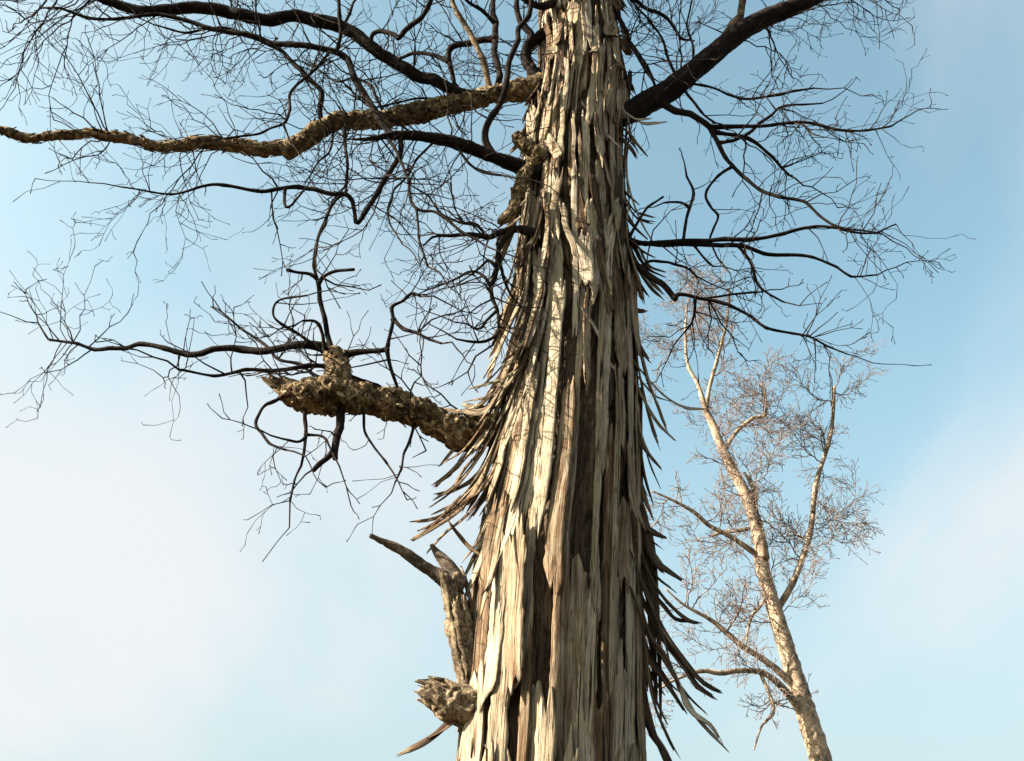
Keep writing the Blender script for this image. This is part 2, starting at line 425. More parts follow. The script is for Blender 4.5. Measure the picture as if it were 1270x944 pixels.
# upper trunk: short curling scales
for k in range(95):
    sd += 1
    z = random.uniform(Z_LOW + .1, 6.4); th = random.uniform(-1.9, 1.9)
    plate(th, z, random.uniform(.10, .45), random.uniform(.014, .06), random.uniform(.018, .036), random.choice([.0, .008, .02, .05]), random.uniform(1.3, 2.6),
          random.uniform(-.3, .3), tone=float(np.clip(random.gauss(.5, .22), .05, .98)), top=random.choice([0, .01, .025]), thick=random.uniform(.004, .008), seed=sd, twist=random.uniform(-.5, .5))
# loose narrow strips, longest on both flanks
for k in range(56):
    sd += 1
    lo = random.random() < .75
    z = random.uniform(z_of(720), Z_MID) if lo else random.uniform(Z_MID, 6.3)
    th = random.choice([random.uniform(-1.7, -.5), random.uniform(-1.7, -.5), random.uniform(-1.7, -.5), random.uniform(1.2, 1.8)])
    ln = random.uniform(.25, .7) if lo else random.uniform(.12, .3)
    plate(th, z + ln * .5, ln, random.choice([.014, .02, .03, .042]) * random.uniform(.8, 1.25), random.uniform(.018, .032), random.uniform(.03, .11) * (1 if lo else .5), random.uniform(1.6, 3),
          random.uniform(-.10, .06), tone=float(np.clip(random.gauss(.56, .2), .05, .98)), thick=random.uniform(.004, .008), seed=sd, twist=random.uniform(-.4, .4))

# strips whose free ends stand clear of the trunk in the photograph: (points, width px, offset towards the camera, tone)
HERO = [
 # left flank beside the broken limb
 ([(632, 470), (618, 505), (606, 528), (583, 558), (559, 586), (539, 602)], 9, .06, .3), ([(630, 490), (615, 530), (590, 572), (565, 602), (541, 619)], 7, .10, .3),
 ([(634, 490), (622, 530), (600, 575), (575, 618), (545, 641), (515, 648)], 7, .04, .3), ([(638, 490), (625, 530), (605, 578), (580, 620), (550, 646), (514, 669)], 10, .12, .35),
 ([(640, 510), (628, 545), (612, 582), (595, 607), (580, 628)], 7, .15, .4), ([(645, 510), (630, 555), (615, 592), (600, 617), (587, 640)], 8, .08, .45),
 ([(565, 574), (552, 592), (541, 604)], 5, .05, .3), ([(560, 620), (540, 648), (523, 657)], 5, .1, .3),
 ([(640, 440), (622, 470), (600, 497), (575, 511), (548, 508)], 8, .12, .55), ([(648, 455), (628, 482), (605, 492), (580, 498)], 5, .14, .5),
 ([(655, 335), (640, 385), (616, 438), (602, 466)], 8, .10, .6), ([(652, 350), (630, 410), (612, 450), (606, 474)], 7, .04, .6),
 ([(665, 360), (645, 420), (622, 470), (606, 500)], 9, .14, .65), ([(668, 385), (650, 445), (630, 500), (616, 528)], 9, .18, .7),
 ([(650, 470), (634, 530), (618, 580), (604, 640)], 10, .12, .6), ([(655, 500), (640, 560), (622, 620), (606, 670)], 11, .17, .7),
 ([(648, 330), (632, 372), (622, 400)], 6, .02, .5), ([(674, 240), (655, 262), (640, 274), (626, 284)], 5, .12, .6),
 ([(672, 228), (652, 248), (632, 268)], 5, .12, .6), ([(640, 545), (622, 600), (603, 660), (588, 690)], 10, .05, .5),
 ([(624, 590), (606, 640), (592, 672), (576, 694)], 8, .10, .45), ([(630, 600), (612, 655), (594, 700), (580, 735)], 10, .14, .6),
 ([(600, 650), (588, 690), (576, 715)], 7, .02, .4), ([(598, 694), (586, 682), (571, 666), (557, 648)], 3.5, .09, .2),
 ([(592, 840), (575, 872), (546, 905), (520, 924), (493, 938)], 10, .10, .15), ([(590, 855), (572, 885), (552, 903), (530, 916)], 6, .13, .2),
 ([(598, 700), (588, 770), (578, 830), (570, 900)], 12, .10, .7), ([(612, 720), (598, 800), (584, 870), (572, 940)], 13, .16, .75),
 # right flank, in the shade; low tones paint that shade into the bark
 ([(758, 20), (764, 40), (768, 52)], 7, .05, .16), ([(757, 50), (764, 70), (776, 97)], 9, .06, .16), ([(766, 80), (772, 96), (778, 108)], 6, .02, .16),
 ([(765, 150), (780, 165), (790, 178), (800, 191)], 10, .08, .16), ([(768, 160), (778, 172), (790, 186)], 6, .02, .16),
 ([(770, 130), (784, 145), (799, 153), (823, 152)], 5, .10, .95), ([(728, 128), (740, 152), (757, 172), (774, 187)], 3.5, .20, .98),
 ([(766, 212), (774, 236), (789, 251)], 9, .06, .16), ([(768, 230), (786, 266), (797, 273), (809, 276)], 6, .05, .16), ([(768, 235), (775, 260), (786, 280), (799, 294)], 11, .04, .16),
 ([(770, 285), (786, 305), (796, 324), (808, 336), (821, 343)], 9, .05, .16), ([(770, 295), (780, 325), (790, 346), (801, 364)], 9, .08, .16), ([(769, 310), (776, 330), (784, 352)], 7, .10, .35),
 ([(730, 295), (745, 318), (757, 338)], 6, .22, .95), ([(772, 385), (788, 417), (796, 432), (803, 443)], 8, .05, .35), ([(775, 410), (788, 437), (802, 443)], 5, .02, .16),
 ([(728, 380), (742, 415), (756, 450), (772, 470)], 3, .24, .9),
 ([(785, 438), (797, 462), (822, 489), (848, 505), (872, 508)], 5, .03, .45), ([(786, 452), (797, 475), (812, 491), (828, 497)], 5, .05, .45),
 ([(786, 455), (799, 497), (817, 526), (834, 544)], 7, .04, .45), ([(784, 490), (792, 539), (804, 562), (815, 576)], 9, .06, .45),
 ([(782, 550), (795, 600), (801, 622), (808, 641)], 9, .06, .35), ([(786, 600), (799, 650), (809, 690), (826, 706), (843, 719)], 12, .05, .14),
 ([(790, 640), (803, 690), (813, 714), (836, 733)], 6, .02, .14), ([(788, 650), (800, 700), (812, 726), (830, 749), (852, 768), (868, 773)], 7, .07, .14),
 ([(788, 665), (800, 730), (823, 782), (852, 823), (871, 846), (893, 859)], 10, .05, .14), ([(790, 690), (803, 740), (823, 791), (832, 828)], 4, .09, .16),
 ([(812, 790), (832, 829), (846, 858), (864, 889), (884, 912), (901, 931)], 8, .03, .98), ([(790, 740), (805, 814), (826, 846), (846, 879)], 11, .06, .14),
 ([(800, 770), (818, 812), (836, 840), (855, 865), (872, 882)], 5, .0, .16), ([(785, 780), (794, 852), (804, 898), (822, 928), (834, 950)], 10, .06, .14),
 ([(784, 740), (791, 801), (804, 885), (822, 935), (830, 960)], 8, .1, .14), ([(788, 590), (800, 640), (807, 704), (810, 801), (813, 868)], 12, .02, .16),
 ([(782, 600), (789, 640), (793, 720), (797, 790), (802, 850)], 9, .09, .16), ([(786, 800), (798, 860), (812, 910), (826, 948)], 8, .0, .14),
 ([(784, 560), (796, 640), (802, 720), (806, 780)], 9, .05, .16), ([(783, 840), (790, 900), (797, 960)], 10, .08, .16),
]
g = random.Random(77)
for pts, wpx, tw, tone in list(HERO):
    x0, y0 = pts[0]; reps = 0
    if len(pts) < 4: continue
    if x0 < 660 and 430 < y0 < 560: reps = 2
    elif x0 > 770 and y0 >= 550: reps = 1
    elif x0 > 755 and y0 < 420: reps = 1
    for _ in range(reps):
        k = g.uniform(.55, 1.05); ox, oy = g.uniform(-7, 7), g.uniform(-34, 30)
        HERO.append(([(x0 + (x - x0) * k * g.uniform(.9, 1.08) + ox * min(1, i), y0 + (y - y0) * k + oy) for i, (x, y) in enumerate(pts)], wpx * g.uniform(.55, 1.1), tw + g.uniform(-.05, .06), tone))
hero_jobs = []
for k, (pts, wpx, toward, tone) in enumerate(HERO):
    right = pts[0][0] > 720
    n = len(pts); P = []
    lens = np.linspace(0, 1, n)
    for (x, y), s in zip(pts, lens):
        P.append(at(x, y, D - toward * (1 - .35 * s)))
    d = np.mean([depth(p) for p in P]); w = wpx * d / F
    tipw = random.uniform(.25, .75)
    Wc = np.array([.75, 1.0] + [random.uniform(.8, 1.15) for _ in range(n - 3)] + [tipw]) if n > 3 else np.array([.8, 1, tipw])
    # the root of the strip tucks under the neighbouring bark
    P[0] = P[0] + np.array([(-.02 if right else .02), -.0, 0])
    Ps, Ws = resample(P, Wc, 22)
    sgn = 1 if right else -1
    inner = toward > .18
    Nn = np.tile(np.array([sgn * (.80 if not inner else .3), -.6 if not inner else -.95, 0.15]), (22, 1))
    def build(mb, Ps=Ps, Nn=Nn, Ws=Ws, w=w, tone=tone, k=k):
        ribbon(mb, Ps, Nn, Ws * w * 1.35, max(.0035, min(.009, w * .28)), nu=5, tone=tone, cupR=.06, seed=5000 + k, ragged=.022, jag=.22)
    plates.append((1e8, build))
plates.sort(key=lambda e: -e[0])
for area, b in plates[:300]:
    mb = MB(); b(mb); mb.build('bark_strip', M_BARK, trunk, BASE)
mb = MB()
for area, b in plates[300:]: b(mb)
mb.build('bark_flakes', M_BARK, trunk, BASE, stuff=True)

# ------------------------------------------------------------------ limbs, branches and twigs
def scaly(amp, cell, long, k):
    def f(seg, th, R):
        X = np.cos(th)[None] * R[:, None]; Y = np.sin(th)[None] * R[:, None]; Z = np.broadcast_to(seg[:, None], X.shape)
        p = np.stack([X / cell, Y / cell, Z / long], 2).reshape(-1, 3)
        p = p + fbm(p * .7, 2, k + 5)[:, None] * .5
        a, b, c = worley(p, k); cr = np.clip((b - a) / .22, 0, 1) ** .6
        q = np.stack([X / .11, Y / .11, Z / .11], 2).reshape(-1, 3)
        h = amp * (cr - .8) + amp * 1.1 * (c - .5) + fbm(p * 3, 3, k + 9) * amp * .6 + fbm(q, 2, k + 2) * amp * 1.3
        return h.reshape(X.shape)
    return f
def bumpy(amp, k):
    def f(seg, th, R):
        X = np.cos(th)[None] * R[:, None]; Y = np.sin(th)[None] * R[:, None]; Z = np.broadcast_to(seg[:, None], X.shape)
        p = np.stack([X / .022, Y / .022, Z / .045 + k * 7.7], 2).reshape(-1, 3)
        return (fbm(p, 3, k) * amp * R.repeat(len(th))).reshape(X.shape)
    return f

BR = {}      # id -> (points, radii, pixel points)
def trace(pts, Y0, dY, n=None):
    k = len(pts); L = np.concatenate([[0], np.cumsum([math.dist(pts[i][:2], pts[i + 1][:2]) for i in range(k - 1)])]); L /= L[-1]
    P = []; W = []
    for (x, y, w), s in zip(pts, L):
        p = at(x, y, Y0 + dY * s); P.append(p); W.append(w * .5 * depth(p) / F)
    tot = sum(np.linalg.norm(P[i + 1] - P[i]) for i in range(k - 1))
    n = n or max(6, int(tot / .012))
    return resample(P, W, n)
def kink(P, R, seed):
    """small angular bends at nodes, a swollen base and slightly swollen nodes"""
    g = np.random.default_rng(seed); seg = np.concatenate([[0], np.cumsum(np.linalg.norm(np.diff(P, axis=0), axis=1))])
    nodes = np.concatenate([[0], np.cumsum(g.uniform(.05, .12, max(3, int(seg[-1] / .06))))])
    amp = float(np.clip(np.mean(R) * .7, .0025, .007))
    off = g.normal(size=(len(nodes), 3)) * amp; off[0] = 0
    P = P + np.stack([np.interp(seg, nodes, off[:, c]) for c in range(3)], 1)
    dn = np.min(np.abs(seg[:, None] - nodes[None]), axis=1)
    R = R * (1 + .45 * np.exp(-seg / (R[0] * 2.0))) * (1 + .16 * np.clip(.005 / R, 0, 1) * np.exp(-(dn / .012) ** 2)) * .97
    return P, R
def parent_Y(pid, x, y):
    P, R, px = BR[pid]; i = int(np.argmin((px[:, 0] - x) ** 2 + (px[:, 1] - y) ** 2)); return P[i][1]
def reg(bid, P, R): BR[bid] = (P, R, np.array([to_px(p) for p in P]))

def grow_twig(mb, p, d, ln, r, lvl, bias, sides=4, tone=.5, min_r=.0011):
    """zigzag twig with side shoots at its nodes"""
    n = max(3, int(ln / random.uniform(.035, .06))); pts = [p]; d = d / np.linalg.norm(d); step = ln / n
    perp = np.cross(d, rng.normal(size=3)); perp /= np.linalg.norm(perp) + 1e-9
    for i in range(n):
        d = d + perp * (.42 if i % 2 else -.42) * random.uniform(.2, 1.2) + rng.normal(size=3) * .16 + bias * .09
        d /= np.linalg.norm(d); pts.append(pts[-1] + d * step * random.uniform(.7, 1.3))
        if lvl > 0 and i > 0 and random.random() < .62:
            sd_ = rng.normal(size=3); sd_ -= d * np.dot(sd_, d); sd_ /= np.linalg.norm(sd_)
            grow_twig(mb, pts[-1], d * .75 + sd_ * .8, ln * random.uniform(.25, .6) * (1 - .4 * i / n), r * .62, lvl - 1, bias, sides, tone, min_r)
    pts = np.array(pts); R = np.maximum(np.linspace(r, r * .35, len(pts)), min_r); R[-1] *= 1.7
    tube(mb, pts, R, sides, tone)

def scales(mb, P, R, count, seed, smin=0.0, smax=.97, ln=(.010, .040), wd=(.006, .020), lift=.012):
    """loose bark scales lying along a limb"""
    T, A, B = frames(P); step = np.linalg.norm(P[1] - P[0]); g = random.Random(seed)
    for k in range(count):
        l = g.uniform(*ln); m = max(3, int(l / step)); i = int(len(P) * g.uniform(smin, smax)); i = min(max(0, i), len(P) - m - 2)
        if i < 0: continue
        ph = g.uniform(0, 2 * math.pi); ii = np.linspace(i, i + m, 7); s = np.linspace(0, 1, 7)
        if g.random() < .5: s = s[::-1]
        pick = lambda Q: np.stack([np.interp(ii, np.arange(len(Q)), Q[:, c]) for c in range(3)], 1)
        a = ph + g.uniform(-.5, .5) * s
        Nn = pick(A) * np.cos(a)[:, None] + pick(B) * np.sin(a)[:, None]
        r = np.interp(ii, np.arange(len(R)), R) + g.uniform(-.001, .004) + lift * g.random() ** 3 * s ** 2
        w = g.uniform(*wd); W = w * np.clip(np.minimum(s * 5 + .5, (1 - s) * 5 + .5), 0, 1)
        ribbon(mb, pick(P) + Nn * r[:, None], Nn, W, g.uniform(.002, .005), nu=4, tone=g.gauss(.42, .25), cupR=max(.02, float(R[i])), seed=seed + k, ragged=.006, jag=.5, relief=.004)

def sprout(mb, P, R, count, ln, bias, lvl=2, smin=.1, r_max=.0045, sides=4, min_r=.0009):
    T = np.gradient(P, axis=0)
    spots = [min(len(P) - 1, int(len(P) * random.uniform(smin, .999) ** .8)) for _ in range(max(1, int(count / 1.9)))]
    for _ in range(int(count * 1.25)):
        i = min(len(P) - 1, max(0, random.choice(spots) + random.randint(-2, 2)))
        t = T[i] / np.linalg.norm(T[i]); sd_ = rng.normal(size=3) * [1, .55, 1]; sd_ -= t * np.dot(sd_, t); sd_ /= np.linalg.norm(sd_)
        grow_twig(mb, P[i] + sd_ * R[i] * .5, sd_ + t * random.uniform(.1, .9), ln * random.uniform(.45, 1.25), min(r_max, R[i] * .6) * random.uniform(.55, 1), lvl, bias, sides, .5, min_r)

LIMBS = {}; TW = {}; LT = {}
def limb(lid, pts, toward, dY, mat, style, twigs=0, tl=.4, name='limb', label=None, sides=28, Y0=None, flakes=0):
    Y = D - toward if Y0 is None else Y0
    P, R = trace(pts, Y, dY)
    n = max(40, int(np.sum(np.linalg.norm(np.diff(P, axis=0), axis=1)) / .006)) if style else len(P)
    P, R = trace(pts, Y, dY, n)
    if not style: P, R = kink(P, R, 4000 + len(BR))
    mb = MB(); tube(mb, P, R, sides, .5, style or bumpy(.18, 700 + len(BR)))
    o = mb.build(name, mat, tree, BASE)
    if flakes:
        sm = MB(); scales(sm, P, R, flakes, 9000 + 500 * len(LIMBS)); sm.build('bark_scales', M_SCALE, o, BASE, stuff=True)
    if label: o['label'] = label
    reg(lid, P, R); LIMBS[lid] = o; TW[lid] = MB(); LT[lid] = lid
    if twigs: sprout(TW[lid], P, R, twigs, tl, np.array([0, 0, .1]))
    return o
def branch(bid, pid, pts, dY, twigs=3, tl=.32, mat=None, bias=(0, 0, .15), lvl=2, tip=True):
    Y = parent_Y(pid, *pts[0][:2]); top = LT[pid]
    P, R = trace(pts, Y, dY)
    if mat is not M_STICK: P, R = kink(P, R, 3000 + len(BR))
    Q = BR[pid][0]; q = Q[int(np.argmin(np.linalg.norm(Q - P[0], axis=1)))]          # grow out of the parent's own centre line
    P = P + (q - P[0])[None] * np.clip(1 - np.linspace(0, 1, len(P)) / .45, 0, 1)[:, None]
    R = np.maximum(R, .0012)
    if mat is M_LIMB and R[0] > .033:
        P, R = resample(P[::3], R[::3], max(30, int(np.sum(np.linalg.norm(np.diff(P, axis=0), axis=1)) / .008)))
        mb = MB(); tube(mb, P, R, 20, .5, scaly(min(.006, float(R[0]) * .16), .022, .04, 600 + len(BR)))
        scales(mb, P, R, int(35 * np.sum(np.linalg.norm(np.diff(P, axis=0), axis=1)) / .2) if R[0] > .03 else 60, 20000 + 700 * len(BR))
    else:
        mb = MB(); tube(mb, P, R, 10, .5, bumpy(.22, len(BR)))
    mb.build('branch', mat or M_DARK, LIMBS[top], BASE)
    reg(bid, P, R); LT[bid] = top
    b = np.array(bias)
    if twigs: sprout(TW[top], P, R, twigs, tl, b, lvl)
    if tip and R[-1] < .006: grow_twig(TW[top], P[-1], P[-1] - P[-3], tl, R[-1] * .9, lvl - 1, b)

random.seed(21); rng = np.random.default_rng(21)
# left: the two big limbs high on the trunk
limb('L2', [(692, 104, 34), (655, 110, 27), (620, 116, 25), (590, 123, 24), (545, 133, 25), (490, 146, 24), (440, 149, 22), (408, 154, 23), (372, 178, 20), (352, 192, 15)],
     .06, .10, M_LIMB, scaly(.011, .024, .036, 100), 26, .42, flakes=45, label='thick scaly limb lit along its upper side')
branch('L2b', 'L2', [(366, 183, 18), (350, 182, 17), (318, 183, 17), (260, 176, 16), (190, 182, 14), (120, 165, 12), (40, 172, 10), (-40, 160, 8)], -.15, 16, .5, M_LIMB)
branch('L1', 'L2', [(602, 122, 14), (575, 117, 15), (550, 108, 15), (520, 95, 15), (480, 73, 15), (445, 48, 16), (420, 32, 17), (395, 24, 17), (360, 22, 16), (318, 23, 16), (250, 10, 15), (180, 12, 13), (100, -8, 11), (0, -20, 8)], -.4, 34, .5)
limb('L3', [(668, 216, 24), (645, 207, 19), (620, 198, 17), (590, 186, 16), (560, 176, 15), (520, 169, 14), (485, 168, 11), (462, 172, 6), (430, 173, 3.5)], .14, -.22, M_DARK, scaly(.003, .016, .04, 130), 14, .4,
     label='dark arching branch below the thick scaly limb')
branch('L4', 'L3', [(615, 194, 9), (604, 178, 10), (601, 163, 9), (608, 147, 9), (620, 130, 8), (630, 102, 8), (636, 70, 7), (642, 40, 7), (655, 8, 6), (664, -30, 5)], -.15, 6, .3)
branch('L5', 'L3', [(488, 170, 7), (475, 152, 9), (460, 130, 9), (446, 108, 9), (436, 82, 8), (428, 71, 8), (410, 66, 8), (370, 58, 8), (345, 53, 8), (318, 43, 7), (270, 36, 6), (200, 18, 5), (120, 22, 4), (60, 5, 3)], -.05, 22, .42)
branch('L6', 'L2', [(399, 156, 6), (398, 140, 6), (398, 116, 7), (386, 100, 6), (368, 82, 6), (350, 64, 5), (332, 56, 5), (318, 50, 5), (280, 38, 4), (230, 40, 3), (190, 30, 2)], -.15, 14, .4)
branch('L6b', 'L5', [(406, 68, 4), (385, 92, 4), (364, 111, 4), (357, 135, 4), (352, 153, 3.5), (334, 160, 3), (316, 168, 3), (280, 172, 2.4)], -.1, 6, .3)
branch('L6c', 'L6b', [(352, 153, 3), (358, 170, 2.5), (362, 178, 2)], 0, 1, .15)
branch('L7', 'L5', [(414, 67, 5), (419, 45, 5), (421, 20, 5), (420, -15, 4)], -.1, 5, .3)
branch('L7b', 'L1', [(424, 33, 4), (433, 18, 4), (440, 2, 3), (446, -14, 3)], .05, 3, .25)
branch('L8', 'L1', [(463, 60, 5), (463, 47, 5), (470, 42, 6), (490, 41, 6), (497, 45, 6), (512, 31, 7), (526, 18, 6), (536, -6, 6)], -.2, 6, .3)
branch('L9', 'L2', [(609, 117, 9), (606, 100, 8), (600, 78, 8), (590, 55, 7), (577, 30, 7), (566, 8, 6), (560, -14, 5)], -.15, 6, .3, M_PALE)
branch('L10', 'L2', [(620, 112, 9), (618, 80, 8), (614, 45, 8), (612, 10, 7), (610, -25, 6)], .08, 8, .3)
branch('L10b', 'L10', [(616, 48, 8), (596, 49, 8), (575, 54, 8), (560, 62, 8), (557, 72, 7), (560, 90, 6), (561, 102, 5)], .1, 6, .3)
branch('L10c', 'L10b', [(552, 78, 6), (546, 76, 6), (532, 70, 5), (515, 67, 5), (492, 72, 4), (470, 70, 3)], .12, 6, .3)
branch('L11', 'L10', [(613, 30, 5), (598, 12, 5), (582, 2, 4), (570, -14, 4)], -.15, 4, .3)
branch('L11b', 'L2', [(655, 104, 8), (662, 88, 10), (652, 62, 10), (658, 44, 9), (645, 25, 8), (640, -6, 6)], -.1, 4, .25)
branch('L12', 'L2', [(484, 150, 5), (470, 130, 4), (462, 108, 4), (440, 98, 3), (420, 100, 3), (405, 92, 2)], .15, 5, .3)
branch('L18', 'L2', [(424, 153, 5), (427, 175, 4.5), (430, 200, 4), (432, 222, 4), (430, 238, 4)], -.12, 5, .25)
branch('L18b', 'L2', [(418, 165, 3), (412, 185, 3), (395, 200, 2.5), (385, 220, 2)], -.1, 3, .25)
branch('L17', 'L3', [(498, 172, 6), (497, 190, 7), (486, 212, 7), (470, 240, 7), (455, 262, 7), (444, 278, 6), (440, 264, 5), (434, 245, 6), (428, 239, 6), (408, 239, 6), (385, 234, 6), (365, 229, 6), (340, 232, 5), (318, 236, 5), (270, 228, 4), (210, 240, 3), (150, 232, 2)], -.12, 18, .38)
branch('L17b', 'L17', [(351, 231, 4), (353, 248, 4), (357, 258, 3.5), (366, 254, 3), (378, 236, 2.5)], -.04, 0, .2)
branch('L17c', 'L17', [(424, 243, 4), (412, 255, 3.5), (405, 275, 3.5), (395, 290, 3), (391, 320, 3)], -.05, 5, .25)
branch('L19', 'L3', [(482, 174, 4), (495, 195, 4), (506, 222, 4), (512, 250, 4), (520, 260, 4), (538, 262, 4), (556, 274, 4), (576, 288, 3.5), (600, 303, 3)], -.1, 8, .28)
branch('L19b', 'L19', [(518, 259, 3.5), (519, 285, 3), (522, 305, 3), (531, 330, 2.5)], -.03, 4, .22)
branch('L20', 'L3', [(542, 178, 3.5), (520, 200, 3), (505, 222, 3), (488, 240, 3), (484, 275, 2.5), (500, 305, 2)], -.15, 6, .3)
branch('L21', 'L3', [(560, 180, 3.5), (585, 205, 3.5), (600, 214, 3), (622, 217, 3)], -.05, 3, .25)
branch('L23', 'L2', [(530, 128, 3.5), (545, 120, 3), (525, 122, 3), (470, 132, 2.5)], -.05, 4, .3)
# stub and twisted branch under the two limbs
limb('S1', [(676, 196, 22), (660, 186, 20), (648, 176, 18), (640, 166, 11)], .16, -.03, M_LIMB, scaly(.008, .02, .03, 160), 3, .2, flakes=25, name='dead_stub')
limb('L14', [(660, 205, 20), (648, 222, 18), (641, 242, 14), (636, 262, 12), (620, 276, 9)], .15, -.06, M_LIMB, scaly(.006, .02, .05, 165), 0, .25, flakes=40, name='dead_stub')
limb('L14b', [(684, 40, 20), (664, 52, 15), (652, 66, 13), (657, 82, 13), (672, 100, 14)], .08, .02, M_DARK, scaly(.005, .02, .03, 168), 4, .25, name='dead_stub')
limb('L15', [(665, 292, 14), (648, 287, 10), (632, 285, 8), (615, 289, 7), (598, 296, 6), (580, 293, 5), (560, 296, 4), (540, 297, 3), (525, 305, 2.5)], .17, -.1, M_DARK, None, 12, .3, sides=12)
branch('L15b', 'L15', [(605, 294, 4), (590, 280, 4), (570, 276, 3.5), (545, 262, 3), (530, 245, 2.5)], .1, 5, .28)
branch('L16', 'L15', [(638, 288, 7), (622, 305, 7), (618, 322, 6), (616, 340, 6), (611, 352, 6), (612, 372, 5), (614, 395, 4), (613, 425, 3)], -.06, 12, .25)
branch('L16b', 'L16', [(611, 355, 4), (600, 342, 4), (586, 338, 3.5), (568, 346, 3), (550, 352, 2.5)], .06, 6, .24)
branch('L16c', 'L16', [(617, 330, 5), (606, 322, 4), (598, 328, 3), (586, 340, 3)], .03, 2, .2)
branch('L16d', 'L16', [(614, 385, 4), (600, 398, 3.5), (592, 408, 3), (578, 402, 2.5)], .0, 4, .2)
branch('L16e', 'L16', [(613, 415, 4), (600, 424, 4), (584, 425, 3.5), (566, 421, 2.5)], -.05, 2, .2)
branch('L16f', 'L16', [(615, 318, 4), (624, 345, 4), (634, 365, 3.5), (640, 372, 3)], .02, 2, .2)

# left: the broken limb lower down
limb('M', [(645, 528, 46), (618, 533, 44), (590, 534, 40), (565, 536, 38), (540, 522, 38), (510, 508, 36), (475, 498, 36), (440, 492, 40), (410, 491, 42), (385, 491, 36), (362, 490, 28), (349, 488, 20)],
     .02, -.10, M_LIMB, scaly(.015, .026, .034, 200), 9, .3, flakes=90, label='thick broken limb with rough scaly bark and a jagged end', sides=40)
branch('M1', 'M', [(418, 488, 32), (417, 472, 29), (416, 456, 27), (413, 444, 26), (406, 436, 18)], .02, 4, .3, M_LIMB)
branch('M2', 'M1', [(410, 445, 16), (398, 435, 13), (380, 430, 11), (362, 429, 10), (340, 434, 10), (318, 436, 10), (285, 432, 9), (240, 440, 8), (180, 428, 6), (120, 432, 5), (60, 420, 3)], .12, 13, .36)
branch('M3', 'M1', [(422, 446, 12), (436, 438, 9), (455, 435, 7), (476, 432, 6), (480, 420, 5), (487, 398, 5), (487, 382, 5), (500, 374, 4), (510, 363, 4), (520, 366, 3)], -.1, 5, .26)
branch('M4', 'M1', [(420, 446, 8), (412, 420, 7), (402, 388, 6), (396, 360, 6), (393, 342, 5), (390, 320, 4), (393, 295, 4), (400, 275, 3), (410, 250, 3)], -.15, 4, .26)
branch('M4b', 'M4', [(394, 344, 4.5), (385, 339, 4.5), (370, 337, 4), (357, 333, 4)], -.03, 1, .2, tip=False)
branch('M4c', 'M4', [(395, 350, 4.5), (404, 340, 4.5), (420, 335, 4), (438, 335, 4)], -.05, 1, .2, tip=False)
branch('M5', 'M3', [(488, 396, 5), (500, 406, 5), (514, 413, 4.5), (530, 420, 4), (548, 427, 3)], -.1, 4, .24)
branch('M6', 'M3', [(478, 432, 5), (482, 450, 5), (490, 478, 4), (493, 486, 4)], .05, 2, .24)
branch('M7', 'M1', [(410, 462, 6), (395, 456, 6), (375, 456, 6), (350, 459, 5), (318, 460, 5), (270, 466, 4), (220, 460, 3)], -.1, 7, .3)
branch('M8', 'M1', [(412, 470, 5), (390, 468, 5), (370, 455, 4.5), (345, 445, 4), (322, 422, 4), (300, 410, 3)], .1, 4, .3)
branch('M10', 'M', [(424, 505, 11), (420, 522, 11), (416, 540, 10), (418, 558, 9), (420, 569, 7)], -.04, 1, .2, tip=False)
branch('M11', 'M10', [(418, 560, 7), (410, 567, 7), (400, 575, 7), (393, 584, 6)], -.02, 1, .2, tip=False)
branch('M12', 'M', [(378, 505, 6), (378, 525, 5), (380, 540, 4.5), (376, 560, 4), (366, 590, 3), (360, 620, 2.5)], -.06, 3, .22, bias=(0, 0, -.3))
branch('M12b', 'M12', [(381, 542, 4), (370, 548, 3.5), (352, 545, 3), (335, 540, 2.5)], -.04, 1, .2)
branch('M12c', 'M12', [(382, 541, 4), (400, 542, 3.5), (408, 552, 3), (414, 562, 3)], -.02, 1, .2)
branch('M13', 'M', [(438, 506, 4), (450, 520, 4), (452, 535, 3.5), (462, 552, 3), (478, 576, 3)], -.04, 1, .2, bias=(0, 0, -.3))
branch('M14', 'M', [(506, 530, 5), (506, 552, 4), (500, 568, 3), (490, 598, 2.5)], -.05, 3, .2, bias=(0, 0, -.3))
branch('M15', 'M', [(352, 488, 5), (345, 494, 5), (330, 500, 4.5), (322, 512, 4), (318, 530, 4), (335, 548, 3.5), (355, 557, 3)], -.1, 3, .24)
branch('M16', 'M', [(495, 487, 6), (478, 480, 6), (455, 475, 5), (435, 468, 4)], .05, 2, .25)
branch('M17', 'M2', [(390, 432, 5), (372, 418, 4), (352, 405, 4), (338, 390, 3), (345, 372, 3), (380, 367, 2.5)], -.12, 4, .28)
branch('M18', 'M1', [(425, 440, 6), (405, 425, 5), (390, 400, 4), (372, 398, 3)], -.12, 3, .26)

